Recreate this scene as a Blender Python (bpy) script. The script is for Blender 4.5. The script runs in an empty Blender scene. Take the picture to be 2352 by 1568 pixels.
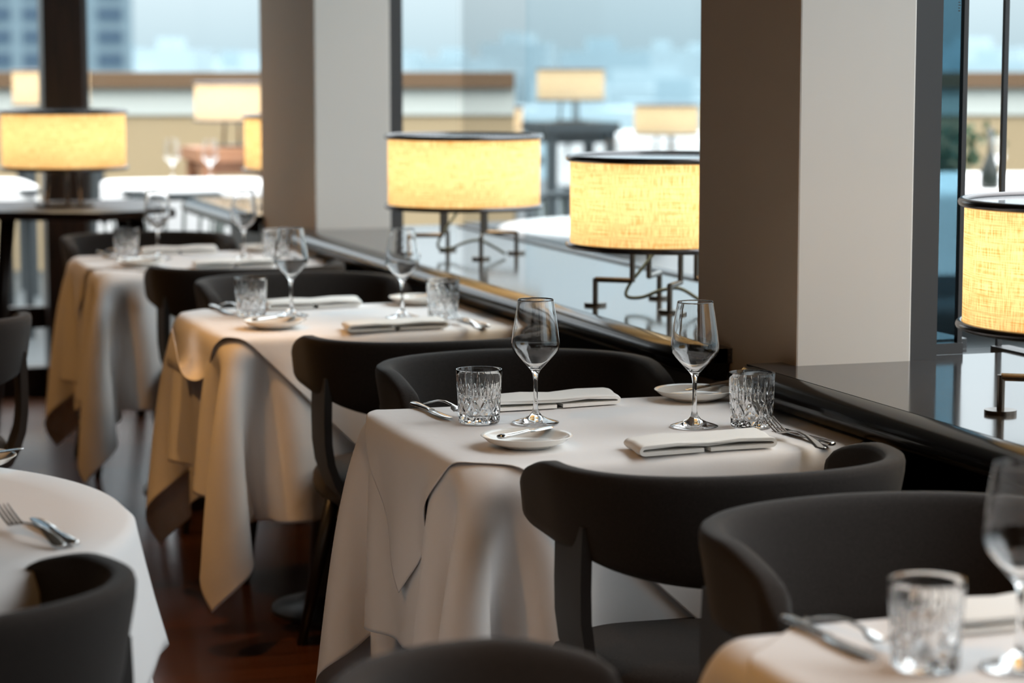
import bpy, bmesh, math, random
import numpy as np
from math import sin, cos, pi, radians, atan, sqrt
from mathutils import Vector, Matrix
from mathutils.bvhtree import BVHTree

random.seed(7)
S = bpy.context.scene
COL = S.collection

# ------------------------------------------------------------------ camera
YAW, PITCH = atan(1876 / 5553.0), atan(664 / 5553.0)
cd = bpy.data.cameras.new('camera')
cam = bpy.data.objects.new('camera', cd)
COL.objects.link(cam)
cam.location = (0, 0, 1.42)
cam.rotation_euler = (pi / 2 - PITCH, 0, -YAW)
cd.lens, cd.sensor_width = 85.0, 36.0
cd.clip_start, cd.clip_end = 0.05, 3000
cd.dof.use_dof = True
cd.dof.focus_distance = 4.36
cd.dof.aperture_fstop = 3.4
cd.dof.aperture_blades = 9
S.camera = cam

# ------------------------------------------------------------------ world
w = bpy.data.worlds.new('overcast_sky')
S.world = w
w.use_nodes = True
nt = w.node_tree
nt.nodes.clear()
o_ = nt.nodes.new('ShaderNodeOutputWorld')
bg = nt.nodes.new('ShaderNodeBackground')
tc = nt.nodes.new('ShaderNodeTexCoord')
sp = nt.nodes.new('ShaderNodeSeparateXYZ')
rp = nt.nodes.new('ShaderNodeValToRGB')
rp.color_ramp.elements[0].position = 0.0
rp.color_ramp.elements[0].color = (0.66, 0.84, 0.91, 1)
rp.color_ramp.elements[1].position = 1.0
rp.color_ramp.elements[1].color = (7.2, 7.35, 7.4, 1)
e = rp.color_ramp.elements.new(0.03)
e.color = (0.86, 1.02, 1.08, 1)
e = rp.color_ramp.elements.new(0.25)
e.color = (2.3, 2.45, 2.55, 1)
nt.links.new(tc.outputs['Generated'], sp.inputs[0])
nt.links.new(sp.outputs['Z'], rp.inputs[0])
nt.links.new(rp.outputs[0], bg.inputs[0])
nt.links.new(bg.outputs[0], o_.inputs[0])
bg.inputs[1].default_value = 1.0

S.view_settings.view_transform = 'Standard'
S.view_settings.look = 'None'
S.view_settings.exposure = 0.0
S.view_settings.gamma = 1.0
S.view_settings.use_curve_mapping = False
cy = S.cycles
cy.max_bounces = 14
cy.diffuse_bounces = 5
cy.glossy_bounces = 5
cy.transmission_bounces = 12
cy.transparent_max_bounces = 24
cy.caustics_reflective = False
cy.caustics_refractive = True
cy.sample_clamp_indirect = 4.0
cy.use_denoising = True


# ------------------------------------------------------------------ materials
def mat(name, col, rough=0.6, metal=0.0, spec=0.5, ior=1.5, **kw):
    m = bpy.data.materials.new(name)
    m.use_nodes = True
    b = m.node_tree.nodes['Principled BSDF']
    b.inputs['Base Color'].default_value = (*col, 1)
    b.inputs['Roughness'].default_value = rough
    b.inputs['Metallic'].default_value = metal
    b.inputs['Specular IOR Level'].default_value = spec
    b.inputs['IOR'].default_value = ior
    for k, v in kw.items():
        b.inputs[k.replace('_', ' ')].default_value = v
    return m


def nodes(m):
    return m.node_tree.nodes, m.node_tree.links, m.node_tree.nodes['Principled BSDF']


def add_bump(m, scale, strength, dist=0.001, kind='noise', stretch=(1, 1, 1), colmix=None):
    N, L, b = nodes(m)
    t = N.new('ShaderNodeTexCoord')
    mp = N.new('ShaderNodeMapping')
    mp.inputs['Scale'].default_value = stretch
    L.new(t.outputs['Object'], mp.inputs[0])
    if kind == 'noise':
        x = N.new('ShaderNodeTexNoise')
        x.inputs['Scale'].default_value = scale
        x.inputs['Detail'].default_value = 4
        out = x.outputs[0]
        L.new(mp.outputs[0], x.inputs['Vector'])
    else:
        sx = N.new('ShaderNodeSeparateXYZ')
        L.new(mp.outputs[0], sx.inputs[0])
        outs = []
        for ax in ('X', 'Y', 'Z'):
            mm = N.new('ShaderNodeMath')
            mm.operation = 'MULTIPLY'
            mm.inputs[1].default_value = scale
            L.new(sx.outputs[ax], mm.inputs[0])
            s2 = N.new('ShaderNodeMath')
            s2.operation = 'SINE'
            L.new(mm.outputs[0], s2.inputs[0])
            outs.append(s2.outputs[0])
        a = N.new('ShaderNodeMath')
        a.operation = 'ADD'
        L.new(outs[0], a.inputs[0])
        L.new(outs[1], a.inputs[1])
        a2 = N.new('ShaderNodeMath')
        a2.operation = 'ADD'
        L.new(a.outputs[0], a2.inputs[0])
        L.new(outs[2], a2.inputs[1])
        out = a2.outputs[0]
    bp = N.new('ShaderNodeBump')
    bp.inputs['Strength'].default_value = strength
    bp.inputs['Distance'].default_value = dist
    L.new(out, bp.inputs['Height'])
    L.new(bp.outputs[0], b.inputs['Normal'])
    if colmix:
        c = N.new('ShaderNodeValToRGB')
        c.color_ramp.elements[0].color = (*colmix[0], 1)
        c.color_ramp.elements[1].color = (*colmix[1], 1)
        c.color_ramp.elements[0].position = 0.3
        c.color_ramp.elements[1].position = 0.7
        L.new(out, c.inputs[0])
        L.new(c.outputs[0], b.inputs['Base Color'])
    return m


M = {}
M['linen'] = add_bump(mat('white_linen', (0.83, 0.81, 0.80), 0.75, spec=0.25, Sheen_Weight=0.15), 13, 0.35, 0.006, 'noise')
M['napkin'] = add_bump(mat('ivory_napkin_cotton', (0.86, 0.84, 0.80), 0.8, spec=0.2), 1200, 0.08, 0.0003, 'noise')
M['charcoal'] = add_bump(mat('charcoal_upholstery', (0.040, 0.036, 0.035), 0.85, spec=0.25, Sheen_Weight=0.12, Sheen_Roughness=0.4), 420, 0.5, 0.0015, 'noise', (1, 1, 3),
                         ((0.011, 0.0085, 0.0072), (0.036, 0.0285, 0.0245)))
M['chair_leg'] = mat('black_stained_wood', (0.012, 0.010, 0.009), 0.35)
M['strap'] = mat('dark_bentwood', (0.030, 0.026, 0.024), 0.55)
M['steel'] = mat('polished_steel', (0.62, 0.61, 0.60), 0.14, 1.0)
M['bronze'] = mat('dark_bronze_metal', (0.17, 0.14, 0.115), 0.25, 1.0)
M['ring'] = mat('gunmetal_ring', (0.13, 0.12, 0.12), 0.22, 1.0)
M['ceramic'] = mat('cream_glazed_ceramic', (0.80, 0.78, 0.73), 0.12)
M['stone'] = add_bump(mat('dark_polished_stone', (0.030, 0.028, 0.028), 0.11, spec=0.6, ior=1.65), 60, 0.02, 0.001, 'noise', colmix=((0.022, 0.020, 0.020), (0.042, 0.039, 0.038)))
M['nosing'] = mat('black_lacquered_nosing', (0.006, 0.0055, 0.0055), 0.17, spec=0.2)
M['apron'] = mat('black_brown_panel', (0.012, 0.010, 0.009), 0.45)
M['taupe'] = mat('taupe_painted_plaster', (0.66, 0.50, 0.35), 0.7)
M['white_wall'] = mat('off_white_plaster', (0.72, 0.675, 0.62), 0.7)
M['post'] = mat('dark_grey_steel_post', (0.045, 0.044, 0.045), 0.45)
M['dark_wood'] = add_bump(mat('dark_walnut_wood', (0.045, 0.022, 0.014), 0.38, spec=0.3), 6, 0.05, 0.001, 'noise', (12, 12, 1), ((0.008, 0.0045, 0.003), (0.030, 0.013, 0.007)))
M['ceil'] = mat('pale_ceiling_paint', (0.26, 0.215, 0.17), 0.8)
M['room_wall'] = add_bump(mat('walnut_wall_panelling', (0.10, 0.055, 0.032), 0.45), 5, 0.05, 0.001, 'noise', (8, 8, 0.6), ((0.07, 0.036, 0.02), (0.14, 0.075, 0.042)))
M['table_base'] = mat('black_metal_base', (0.016, 0.015, 0.016), 0.38)
M['opal'] = mat('frosted_acrylic_disc', (0.74, 0.78, 0.82), 0.06, ior=1.8)
M['cable'] = mat('grey_green_cable', (0.045, 0.06, 0.05), 0.6)
M['terrace'] = add_bump(mat('terrace_stone_paving', (0.045, 0.055, 0.060), 0.6), 3, 0.1, 0.002)
M['rail_wood'] = mat('brown_timber_cap', (0.155, 0.088, 0.042), 0.6)
M['rail_white'] = mat('pale_parapet_panel', (0.60, 0.63, 0.58), 0.7)
M['rail_tan'] = mat('tan_timber_cladding', (0.44, 0.33, 0.19), 0.7)
M['city'] = mat('haze_pale_city_block', (0.36, 0.44, 0.47), 0.9, spec=0.1)  # distance haze put into the pale colour, no real haze in the air
M['city_b'] = mat('haze_blue_city_block', (0.29, 0.375, 0.41), 0.9, spec=0.1)  # darker city tone, also paled and blued to stand for haze
M['tower_glass'] = mat('blue_grey_window_band', (0.035, 0.06, 0.09), 0.25)
M['tower_wall'] = mat('grey_tower_cladding', (0.12, 0.165, 0.19), 0.8)
M['clear_joint'] = mat('clear_silicone', (0.55, 0.62, 0.62), 0.4)
M['green'] = mat('dark_green_leaf', (0.035, 0.075, 0.03), 0.6)
M['wicker'] = mat('grey_green_woven_rattan', (0.11, 0.13, 0.115), 0.8)
M['wicker_dark'] = mat('dark_grey_metal_frame', (0.05, 0.06, 0.065), 0.6)
M['wax'] = mat('dark_bottle_glass', (0.02, 0.025, 0.02), 0.1)
M['red_wood'] = mat('reddish_brown_timber', (0.33, 0.15, 0.075), 0.5)

# drinking glass
g = bpy.data.materials.new('clear_crystal_glass')
g.use_nodes = True
g.node_tree.nodes.clear()
go = g.node_tree.nodes.new('ShaderNodeOutputMaterial')
gb = g.node_tree.nodes.new('ShaderNodeBsdfGlass')
gb.inputs['IOR'].default_value = 1.5
gb.inputs['Roughness'].default_value = 0.0
gb.inputs['Color'].default_value = (0.985, 0.985, 0.985, 1)
g.node_tree.links.new(gb.outputs[0], go.inputs[0])
M['glass'] = g


def pane_mat(name, tint, refl):
    m = bpy.data.materials.new(name)
    m.use_nodes = True
    N, L = m.node_tree.nodes, m.node_tree.links
    N.clear()
    o = N.new('ShaderNodeOutputMaterial')
    tr = N.new('ShaderNodeBsdfTransparent')
    tr.inputs[0].default_value = (*tint, 1)
    gl = N.new('ShaderNodeBsdfGlossy')
    gl.inputs['Roughness'].default_value = 0.0
    gl.inputs[0].default_value = (refl, refl, refl, 1)
    fr = N.new('ShaderNodeFresnel')
    ge = N.new('ShaderNodeNewGeometry')
    io = N.new('ShaderNodeMapRange')      # same reflectance entering and leaving the pane
    io.inputs['To Min'].default_value = 1.45
    io.inputs['To Max'].default_value = 1 / 1.45
    L.new(ge.outputs['Backfacing'], io.inputs['Value'])
    L.new(io.outputs[0], fr.inputs[0])
    mx = N.new('ShaderNodeMixShader')
    L.new(fr.outputs[0], mx.inputs[0])
    L.new(tr.outputs[0], mx.inputs[1])
    L.new(gl.outputs[0], mx.inputs[2])
    L.new(mx.outputs[0], o.inputs[0])
    return m


M['pane'] = pane_mat('window_glass', (0.98, 0.995, 1.0), 0.16)
M['pane_blue'] = pane_mat('faintly_blue_window_glass', (0.92, 0.97, 0.99), 0.16)
M['fin'] = pane_mat('blue_tinted_glass', (0.33, 0.46, 0.52), 0.3)

# lamp shade: woven fabric that lets the bulb's light through
sh = bpy.data.materials.new('warm_woven_shade_fabric')
sh.use_nodes = True
N, L = sh.node_tree.nodes, sh.node_tree.links
N.clear()
o = N.new('ShaderNodeOutputMaterial')
tl = N.new('ShaderNodeBsdfTranslucent')
df = N.new('ShaderNodeBsdfDiffuse')
mx = N.new('ShaderNodeMixShader')
mx.inputs[0].default_value = 0.72
uv = N.new('ShaderNodeUVMap')
uv.uv_map = 'UVMap'
mp1 = N.new('ShaderNodeMapping')
mp1.inputs['Scale'].default_value = (760, 7, 1)
mp2 = N.new('ShaderNodeMapping')
mp2.inputs['Scale'].default_value = (15, 165, 1)
n1 = N.new('ShaderNodeTexNoise')
n1.inputs['Scale'].default_value = 1.0
n1.inputs['Detail'].default_value = 2
n2 = N.new('ShaderNodeTexNoise')
n2.inputs['Scale'].default_value = 1.0
n2.inputs['Detail'].default_value = 2
ad = N.new('ShaderNodeMath')
ad.operation = 'ADD'
cr = N.new('ShaderNodeValToRGB')
cr.color_ramp.elements[0].position = 0.38
cr.color_ramp.elements[0].color = (0.66, 0.30, 0.075, 1)
cr.color_ramp.elements[1].position = 0.57
cr.color_ramp.elements[1].color = (0.97, 0.82, 0.50, 1)
hf = N.new('ShaderNodeMath')
hf.operation = 'MULTIPLY'
hf.inputs[1].default_value = 0.5
L.new(uv.outputs[0], mp1.inputs[0])
L.new(uv.outputs[0], mp2.inputs[0])
L.new(mp1.outputs[0], n1.inputs['Vector'])
L.new(mp2.outputs[0], n2.inputs['Vector'])
L.new(n1.outputs[0], ad.inputs[0])
L.new(n2.outputs[0], ad.inputs[1])
L.new(ad.outputs[0], hf.inputs[0])
L.new(hf.outputs[0], cr.inputs[0])
L.new(cr.outputs[0], tl.inputs[0])
L.new(cr.outputs[0], df.inputs[0])
L.new(df.outputs[0], mx.inputs[1])
L.new(tl.outputs[0], mx.inputs[2])
L.new(mx.outputs[0], o.inputs[0])
M['shade'] = sh

sp2 = sh.copy()
sp2.name = 'pale_cream_shade_fabric'
for n_ in sp2.node_tree.nodes:
    if n_.type == 'VALTORGB':
        n_.color_ramp.elements[0].color = (0.62, 0.46, 0.30, 1)
        n_.color_ramp.elements[1].color = (0.80, 0.68, 0.50, 1)
    if n_.type == 'MIX_SHADER':
        n_.inputs[0].default_value = 0.5
M['shade_pale'] = sp2

# floor planks
fl = mat('red_brown_plank_floor', (0.12, 0.05, 0.025), 0.22)
N, L, b = nodes(fl)
t = N.new('ShaderNodeTexCoord')
bk = N.new('ShaderNodeTexBrick')
bk.inputs['Color1'].default_value = (0.15, 0.052, 0.020, 1)
bk.inputs['Color2'].default_value = (0.085, 0.030, 0.013, 1)
bk.inputs['Mortar'].default_value = (0.02, 0.008, 0.004, 1)
bk.inputs['Scale'].default_value = 1.0
bk.inputs['Mortar Size'].default_value = 0.002
bk.inputs['Brick Width'].default_value = 1.4
bk.inputs['Row Height'].default_value = 0.11
nz = N.new('ShaderNodeTexNoise')
nz.inputs['Scale'].default_value = 4
mp = N.new('ShaderNodeMapping')
mp.inputs['Scale'].default_value = (1, 18, 1)
ml = N.new('ShaderNodeMixRGB')
ml.blend_type = 'MULTIPLY'
ml.inputs[0].default_value = 0.7
L.new(t.outputs['Object'], bk.inputs[0])
L.new(t.outputs['Object'], mp.inputs[0])
L.new(mp.outputs[0], nz.inputs['Vector'])
L.new(bk.outputs[0], ml.inputs[1])
L.new(nz.outputs[0], ml.inputs[2])
L.new(ml.outputs[0], b.inputs['Base Color'])
M['floor'] = fl

# emitting lens of a ceiling downlight
em = bpy.data.materials.new('warm_downlight_lens')
em.use_nodes = True
b = em.node_tree.nodes['Principled BSDF']
b.inputs['Emission Color'].default_value = (1.0, 0.68, 0.36, 1)
b.inputs['Emission Strength'].default_value = 4
M['lens'] = em
bl = bpy.data.materials.new('glowing_bulb')
bl.use_nodes = True
b = bl.node_tree.nodes['Principled BSDF']
b.inputs['Emission Color'].default_value = (1.0, 0.7, 0.38, 1)
b.inputs['Emission Strength'].default_value = 6
M['bulb'] = bl


# ------------------------------------------------------------------ helpers
def thing(name, label, cat, loc=(0, 0, 0), rz=0.0, group=None):
    o = bpy.data.objects.new(name, None)
    COL.objects.link(o)
    o.empty_display_size = 0.1
    o.location = loc
    o.rotation_euler = (0, 0, rz)
    tag(o, label, cat, group)
    return o


def tag(o, label=None, cat=None, group=None, kind=None):
    for k, v in (('label', label), ('category', cat), ('group', group), ('kind', kind)):
        if v:
            o[k] = v
    return o


def mesh_obj(name, verts, faces, m, parent=None, smooth=True, loc=None, rz=None):
    me = bpy.data.meshes.new(name)
    me.from_pydata([tuple(map(float, v)) for v in verts], [], faces)
    me.validate()
    bm = bmesh.new()
    bm.from_mesh(me)
    bmesh.ops.recalc_face_normals(bm, faces=bm.faces)
    bm.to_mesh(me)
    bm.free()
    me.materials.append(M[m] if isinstance(m, str) else m)
    if smooth:
        me.polygons.foreach_set('use_smooth', [True] * len(me.polygons))
    o = bpy.data.objects.new(name, me)
    COL.objects.link(o)
    if parent:
        o.parent = parent
    if loc is not None:
        o.location = loc
    if rz is not None:
        o.rotation_euler = (0, 0, rz)
    return o


class MB:
    """collects shapes into one mesh"""
    def __init__(s):
        s.v, s.f = [], []

    def add(s, v, f):
        n = len(s.v)
        s.v += [tuple(p) for p in v]
        s.f += [tuple(i + n for i in q) for q in f]
        return s

    def box(s, x0, x1, y0, y1, z0, z1):
        v = [(x, y, z) for z in (z0, z1) for y in (y0, y1) for x in (x0, x1)]
        return s.add(v, [(0, 2, 3, 1), (4, 5, 7, 6), (0, 1, 5, 4), (2, 6, 7, 3), (0, 4, 6, 2), (1, 3, 7, 5)])

    def prism(s, pts, z0, z1):
        n = len(pts)
        v = [(x, y, z0) for x, y in pts] + [(x, y, z1) for x, y in pts]
        f = [tuple(range(n))[::-1], tuple(range(n, 2 * n))] + [(i, (i + 1) % n, n + (i + 1) % n, n + i) for i in range(n)]
        return s.add(v, f)

    def tube(s, pts, r, n=10, closed=False, caps=True):
        P = [Vector(p) for p in pts]
        k = len(P)
        rr = r if isinstance(r, (list, tuple)) else [r] * k
        v, f = [], []
        prev = None
        for i in range(k):
            if closed:
                t = (P[(i + 1) % k] - P[i - 1]).normalized()
            else:
                t = (P[min(i + 1, k - 1)] - P[max(i - 1, 0)]).normalized()
            if prev is None:
                a = Vector((0, 0, 1)) if abs(t.z) < 0.9 else Vector((1, 0, 0))
                u = t.cross(a).normalized()
            else:
                u = (prev - t * prev.dot(t)).normalized()
            prev = u
            wv = t.cross(u)
            for j in range(n):
                an = 2 * pi * j / n
                v.append(P[i] + (u * cos(an) + wv * sin(an)) * rr[i])
        m = k if closed else k - 1
        for i in range(m):
            for j in range(n):
                a, b = i * n + j, i * n + (j + 1) % n
                c, d = ((i + 1) % k) * n + (j + 1) % n, ((i + 1) % k) * n + j
                f.append((a, b, c, d))
        if caps and not closed:
            f.append(tuple(range(n))[::-1])
            f.append(tuple(range((k - 1) * n, k * n)))
        return s.add(v, f)

    def lathe(s, prof, n=48, cx=0, cy=0):
        """profile (r, z) from first to last; r = 0 ends are closed to a point"""
        v, f, rings = [], [], []
        for r, z in prof:
            if r < 1e-7:
                rings.append([len(v)])
                v.append((cx, cy, z))
            else:
                rings.append(list(range(len(v), len(v) + n)))
                v += [(cx + r * cos(2 * pi * j / n), cy + r * sin(2 * pi * j / n), z) for j in range(n)]
        for a, b in zip(rings, rings[1:]):
            for j in range(n):
                k = (j + 1) % n
                if len(a) == 1 and len(b) == 1:
                    continue
                if len(a) == 1:
                    f.append((a[0], b[k], b[j]))
                elif len(b) == 1:
                    f.append((a[j], a[k], b[0]))
                else:
                    f.append((a[j], a[k], b[k], b[j]))
        return s.add(v, f)

    def disc(s, r, z0, z1, n=40, cx=0, cy=0):
        return s.lathe([(0, z0), (r, z0), (r, z1), (0, z1)], n, cx, cy)

    def loft(s, secs, caps=True):
        n = len(secs[0])
        v = [p for q in secs for p in q]
        f = []
        for i in range(len(secs) - 1):
            for j in range(n):
                f.append((i * n + j, i * n + (j + 1) % n, (i + 1) * n + (j + 1) % n, (i + 1) * n + j))
        if caps:
            f.append(tuple(range(n))[::-1])
            f.append(tuple(range((len(secs) - 1) * n, len(secs) * n)))
        return s.add(v, f)

    def build(s, name, m, parent=None, smooth=False, loc=None, rz=None, bevel=0, autosm=None):
        o = mesh_obj(name, s.v, s.f, m, parent, smooth, loc, rz)
        if bevel:
            md = o.modifiers.new('bevel', 'BEVEL')
            md.width = bevel
            md.segments = 2
            md.limit_method = 'ANGLE'
        if autosm:
            sharp_by_angle(o.data, autosm)
        return o


def sharp_by_angle(me, deg):
    me.polygons.foreach_set('use_smooth', [True] * len(me.polygons))
    bm = bmesh.new()
    bm.from_mesh(me)
    for e in bm.edges:
        if len(e.link_faces) == 2 and e.calc_face_angle(0) > radians(deg):
            e.smooth = False
    bm.to_mesh(me)
    bm.free()


def copy_tree(o, parent=None):
    kids = [c for c in COL.objects if c.parent == o]
    c = o.copy()
    COL.objects.link(c)
    if parent:
        c.parent = parent
    for k in kids:
        copy_tree(k, c)
    return c


class Proto:
    """first call of place() moves the prototype itself, later calls copy it"""
    def __init__(s, o):
        s.o, s.used = o, False

    def place(s, loc, rz, label, group=None):
        o = copy_tree(s.o) if s.used else s.o
        s.used = True
        o.location = loc
        if isinstance(rz, (tuple, list)):
            o.rotation_euler = rz
        else:
            o.rotation_euler = (0, 0, rz)
        o['label'] = label
        if group:
            o['group'] = group
        return o


def struct(name, mb, m, parent=None, bevel=0, smooth=False):
    o = mb.build(name, m, parent, smooth, bevel=bevel)
    if parent is None:
        o['kind'] = 'structure'
    return o


LZ = 0.82      # top of the window ledges
CEIL = 2.9

# ------------------------------------------------------------------ setting
struct('floor', MB().box(-4.2, 2.62, -3.2, 10.35, -0.12, 0.0), 'floor')
struct('ceiling', MB().box(-4.2, 2.62, -3.2, 10.35, CEIL, CEIL + 0.12), 'ceil')
struct('wall_left', MB().box(-4.2, -4.0, -3.2, 10.35, 0, CEIL), 'room_wall')
struct('wall_back', MB().box(-4.0, 2.62, -3.2, -3.0, 0, CEIL), 'room_wall')
wr = struct('wall_right', MB().box(2.49, 2.57, -3.0, 0.89, 0, CEIL), 'white_wall')
# low wall below the ledges, dark panelled
struct('wall_right_low', MB().box(2.12, 2.48, 0.92, 9.97, 0, 0.74), 'apron')

# columns (taupe face to the room, off-white face to the camera)
def column(name, x0, x1, y0, y1, px1):
    c = struct(name, MB().box(x0, x1, y0, y1, 0.0, CEIL), 'white_wall', bevel=0.004)
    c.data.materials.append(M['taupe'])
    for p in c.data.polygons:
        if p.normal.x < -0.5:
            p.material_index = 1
    st = MB().box(x1, px1, y0 + 0.005, y1 - 0.005, LZ - 0.03, CEIL).build('steel_post', 'post', c)
    st['label'] = 'dark grey steel post behind the column'
    return c


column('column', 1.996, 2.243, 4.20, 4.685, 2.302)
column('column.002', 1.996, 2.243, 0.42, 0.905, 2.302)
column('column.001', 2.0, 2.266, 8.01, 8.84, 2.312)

# ledges: polished stone top with a round black nosing
def ledge(name, x0, y0, y1, far_round=False):
    pts = [(x0, y0), (2.535, y0), (2.535, y1), (x0, y1)]
    c = struct(name, MB().prism(pts, LZ - 0.03, LZ), 'stone')
    c['label'] = 'dark polished stone window ledge'
    # half-round nosing along the room side
    secs = []
    ys = [y0 + (y1 - y0) * i / 30 for i in range(31)]
    for i, y in enumerate(ys):
        d = min(y1 - y, y - y0)
        k = 1.0 if d > 0.05 else sqrt(max(0.0, 1 - (1 - d / 0.05) ** 2)) * 0.6 + 0.4
        ring = []
        for j in range(13):
            a = pi / 2 + pi * j / 12
            ring.append((x0 + 0.008 + cos(a) * (0.062 * k), y, LZ - 0.033 + sin(a) * 0.033))
        ring.append((x0 + 0.03, y, LZ - 0.066))
        ring.append((x0 + 0.03, y, LZ - 0.0005))
        secs.append(ring)
    MB().loft(secs).build('nosing', 'nosing', c, smooth=False, autosm=40)
    return c


ledge('trim_1', 1.920, 0.91, 4.262)
ledge('trim_2', 1.955, 4.50, 8.10)
ledge('trim_3', 1.955, 8.80, 9.95)

# window bays
def bay(name, y0, y1, joints, jm='post', pm='pane'):
    root = MB().box(2.515, 2.527, y0, y1, LZ, CEIL).build(name, pm)
    root['kind'] = 'structure'
    for yj in joints:
        j = MB().box(2.511, 2.531, yj - 0.004, yj + 0.004, LZ, CEIL).build('glass_joint', jm, root)
    MB().box(2.500, 2.542, y0, y1, 0.74, LZ + 0.004).build('bottom_channel', 'post', root)
    return root


def return_pane(name, y, x0, m='pane'):
    r = MB().box(x0, 2.515, y - 0.006, y + 0.006, LZ, CEIL).build(name, m)
    r['kind'] = 'structure'
    return r


bay('window_1', 0.9, 4.34, (2.2, 3.3))
f1 = return_pane('window_2', 4.34, 2.302, 'pane')
bay('window_3', 4.69, 7.31, (), pm='pane_blue')
bay('window_10', 7.31, 8.0, ())
return_pane('window_4', 4.69, 2.302)
return_pane('window_5', 8.03, 2.312)
bay('window_6', 8.84, 9.98, ())
return_pane('window_7', 8.84, 2.312)
MB().box(2.513, 2.523, 4.335, 4.345, LZ, CEIL).build('corner_seal', 'post', f1)
# blue-tinted glass fin beside the near column with its dark edge and a small etched mark
fin = MB().box(2.306, 2.386, 4.274, 4.286, LZ, CEIL).build('window_8', 'fin')
fin['kind'] = 'structure'
MB().box(2.386, 2.396, 4.273, 4.287, LZ, CEIL).build('dark_edge_seal', 'post', fin)
MB().box(2.306, 2.396, 4.268, 4.292, LZ, LZ + 0.022).build('base_clamp', 'post', fin)
em_ = MB()
for i in range(9):
    em_.box(2.372, 2.372 + (0.004, 0.003, 0.005)[i % 3], 4.2728, 4.2738, 1.500 + i * 0.0055, 1.5022 + i * 0.0055)
em_.build('etched_mark', 'post', fin)

struct('wall_far', MB().box(-4.0, 0.62, 9.98, 10.2, 0, CEIL), 'room_wall')
# end wall: floor-to-ceiling glazing with dark posts and a low rail
ew = MB().box(0.62, 2.56, 10.12, 10.132, 0.12, CEIL).build('window_9', 'pane')
ew['kind'] = 'structure'
MB().box(0.62, 2.56, 10.08, 10.16, 0.0, 0.12).build('base_rail', 'dark_wood', ew)
MB().box(0.62, 2.56, 10.10, 10.15, 0.28, 0.37).build('low_rail', 'dark_wood', ew)
for x in (0.67,):
    MB().box(x - 0.05, x + 0.05, 10.08, 10.17, 0.12, CEIL).build('mullion', 'dark_wood', ew)
pw = struct('trim_4', MB().box(1.362, 1.525, 9.99, 10.135, 0.0, CEIL), 'dark_wood', bevel=0.004)
MB().box(1.525, 1.552, 10.04, 10.13, 0.0, CEIL).build('metal_edge', 'post', pw)

# ------------------------------------------------------------------ ceiling downlights
def downlight(x, y, tx, ty, tz, label, power, col=(1.0, 0.50, 0.15), ang=46):
    t = thing('ceiling_downlight', label, 'ceiling light', (x, y, CEIL), 0, 'recessed ceiling downlights')
    MB().lathe([(0.05, 0.0), (0.065, 0.0), (0.065, -0.008), (0.05, -0.008), (0.05, 0.0)], 32).build('trim_ring', 'ring', t, True)
    MB().disc(0.049, -0.004, -0.002, 32).build('lens', 'lens', t, True)
    ld = bpy.data.lights.new('downlight_beam', 'SPOT')
    ld.energy = power
    ld.color = col
    ld.spot_size = radians(ang)
    ld.spot_blend = 0.8
    ld.shadow_soft_size = 0.05
    lo = bpy.data.objects.new('downlight_beam', ld)
    COL.objects.link(lo)
    lo.parent = t
    lo.location = (0, 0, -0.02)
    lo.rotation_euler = Vector((tx - x, ty - y, tz - CEIL)).to_track_quat('-Z', 'Y').to_euler()


for x, y, tx, ty, tz, p, an, lab in [
    (-0.45, 1.75, 1.12, 2.20, 0.50, 95, 44, 'adjustable warm downlight aimed at the corner table'),
    (-0.55, 3.10, 1.12, 3.95, 0.40, 52, 36, 'adjustable warm downlight aimed at the sharply focused table'),
    (-0.45, 5.45, 1.12, 5.90, 0.50, 72, 44, 'adjustable warm downlight aimed at the second table'),
    (-0.45, 7.25, 1.12, 7.70, 0.50, 90, 44, 'adjustable warm downlight aimed at the farthest white table'),
    (0.75, 5.2, 1.13, 5.72, 0.0, 95, 30, 'recessed warm downlight over the aisle between the tables'),
    (-1.2, 0.2, 1.6, 3.4, 0.8, 45, 60, 'adjustable warm downlight over the room behind the corner table'),
]:
    downlight(x, y, tx, ty, tz, lab, p, ang=an)

# ------------------------------------------------------------------ dining tables
TW, TD = 0.392, 0.348     # half sizes of the cloth-covered tops
TABLES = {'near': (1.475, 2.195), 'focus': (1.553, 4.02), 'second': (1.553, 5.905), 'third': (1.545, 7.72)}
TNAME = {'near': 'blurred near-corner table', 'focus': 'sharply focused table', 'second': 'second table back', 'third': 'farthest white table'}


def table_proto():
    t = thing('dining_table', '', 'table', group='square dining tables by the window ledge')
    a, b, q = TW - .022, TD - .022, 0.05
    MB().prism([(-a + q, -b), (a - q, -b), (a, -b + q), (a, b - q), (a - q, b), (-a + q, b), (-a, b - q), (-a, -b + q)], 0.712, 0.740).build('table_top', 'dark_wood', t, bevel=0.005)
    MB().lathe([(0.105, 0.05), (0.085, 0.4), (0.075, 0.66), (0.19, 0.709), (0, 0.711)], 32).build('pedestal', 'table_base', t, True)
    MB().lathe([(0, 0.0), (0.20, 0.0), (0.20, 0.010), (0.135, 0.022), (0.107, 0.05), (0, 0.052)], 40).build('base', 'table_base', t, autosm=40)
    return t


tp = Proto(table_proto())
for k, (x, y) in TABLES.items():
    tp.place((x, y, 0), 0, {'near': 'square table under the pale cloth in the lower right corner', 'focus': 'square table under the sharply focused white cloth',
                            'second': 'square table under the second white cloth, black base showing below it', 'third': 'square table under the farthest white cloth by the dark console'}[k])


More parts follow.
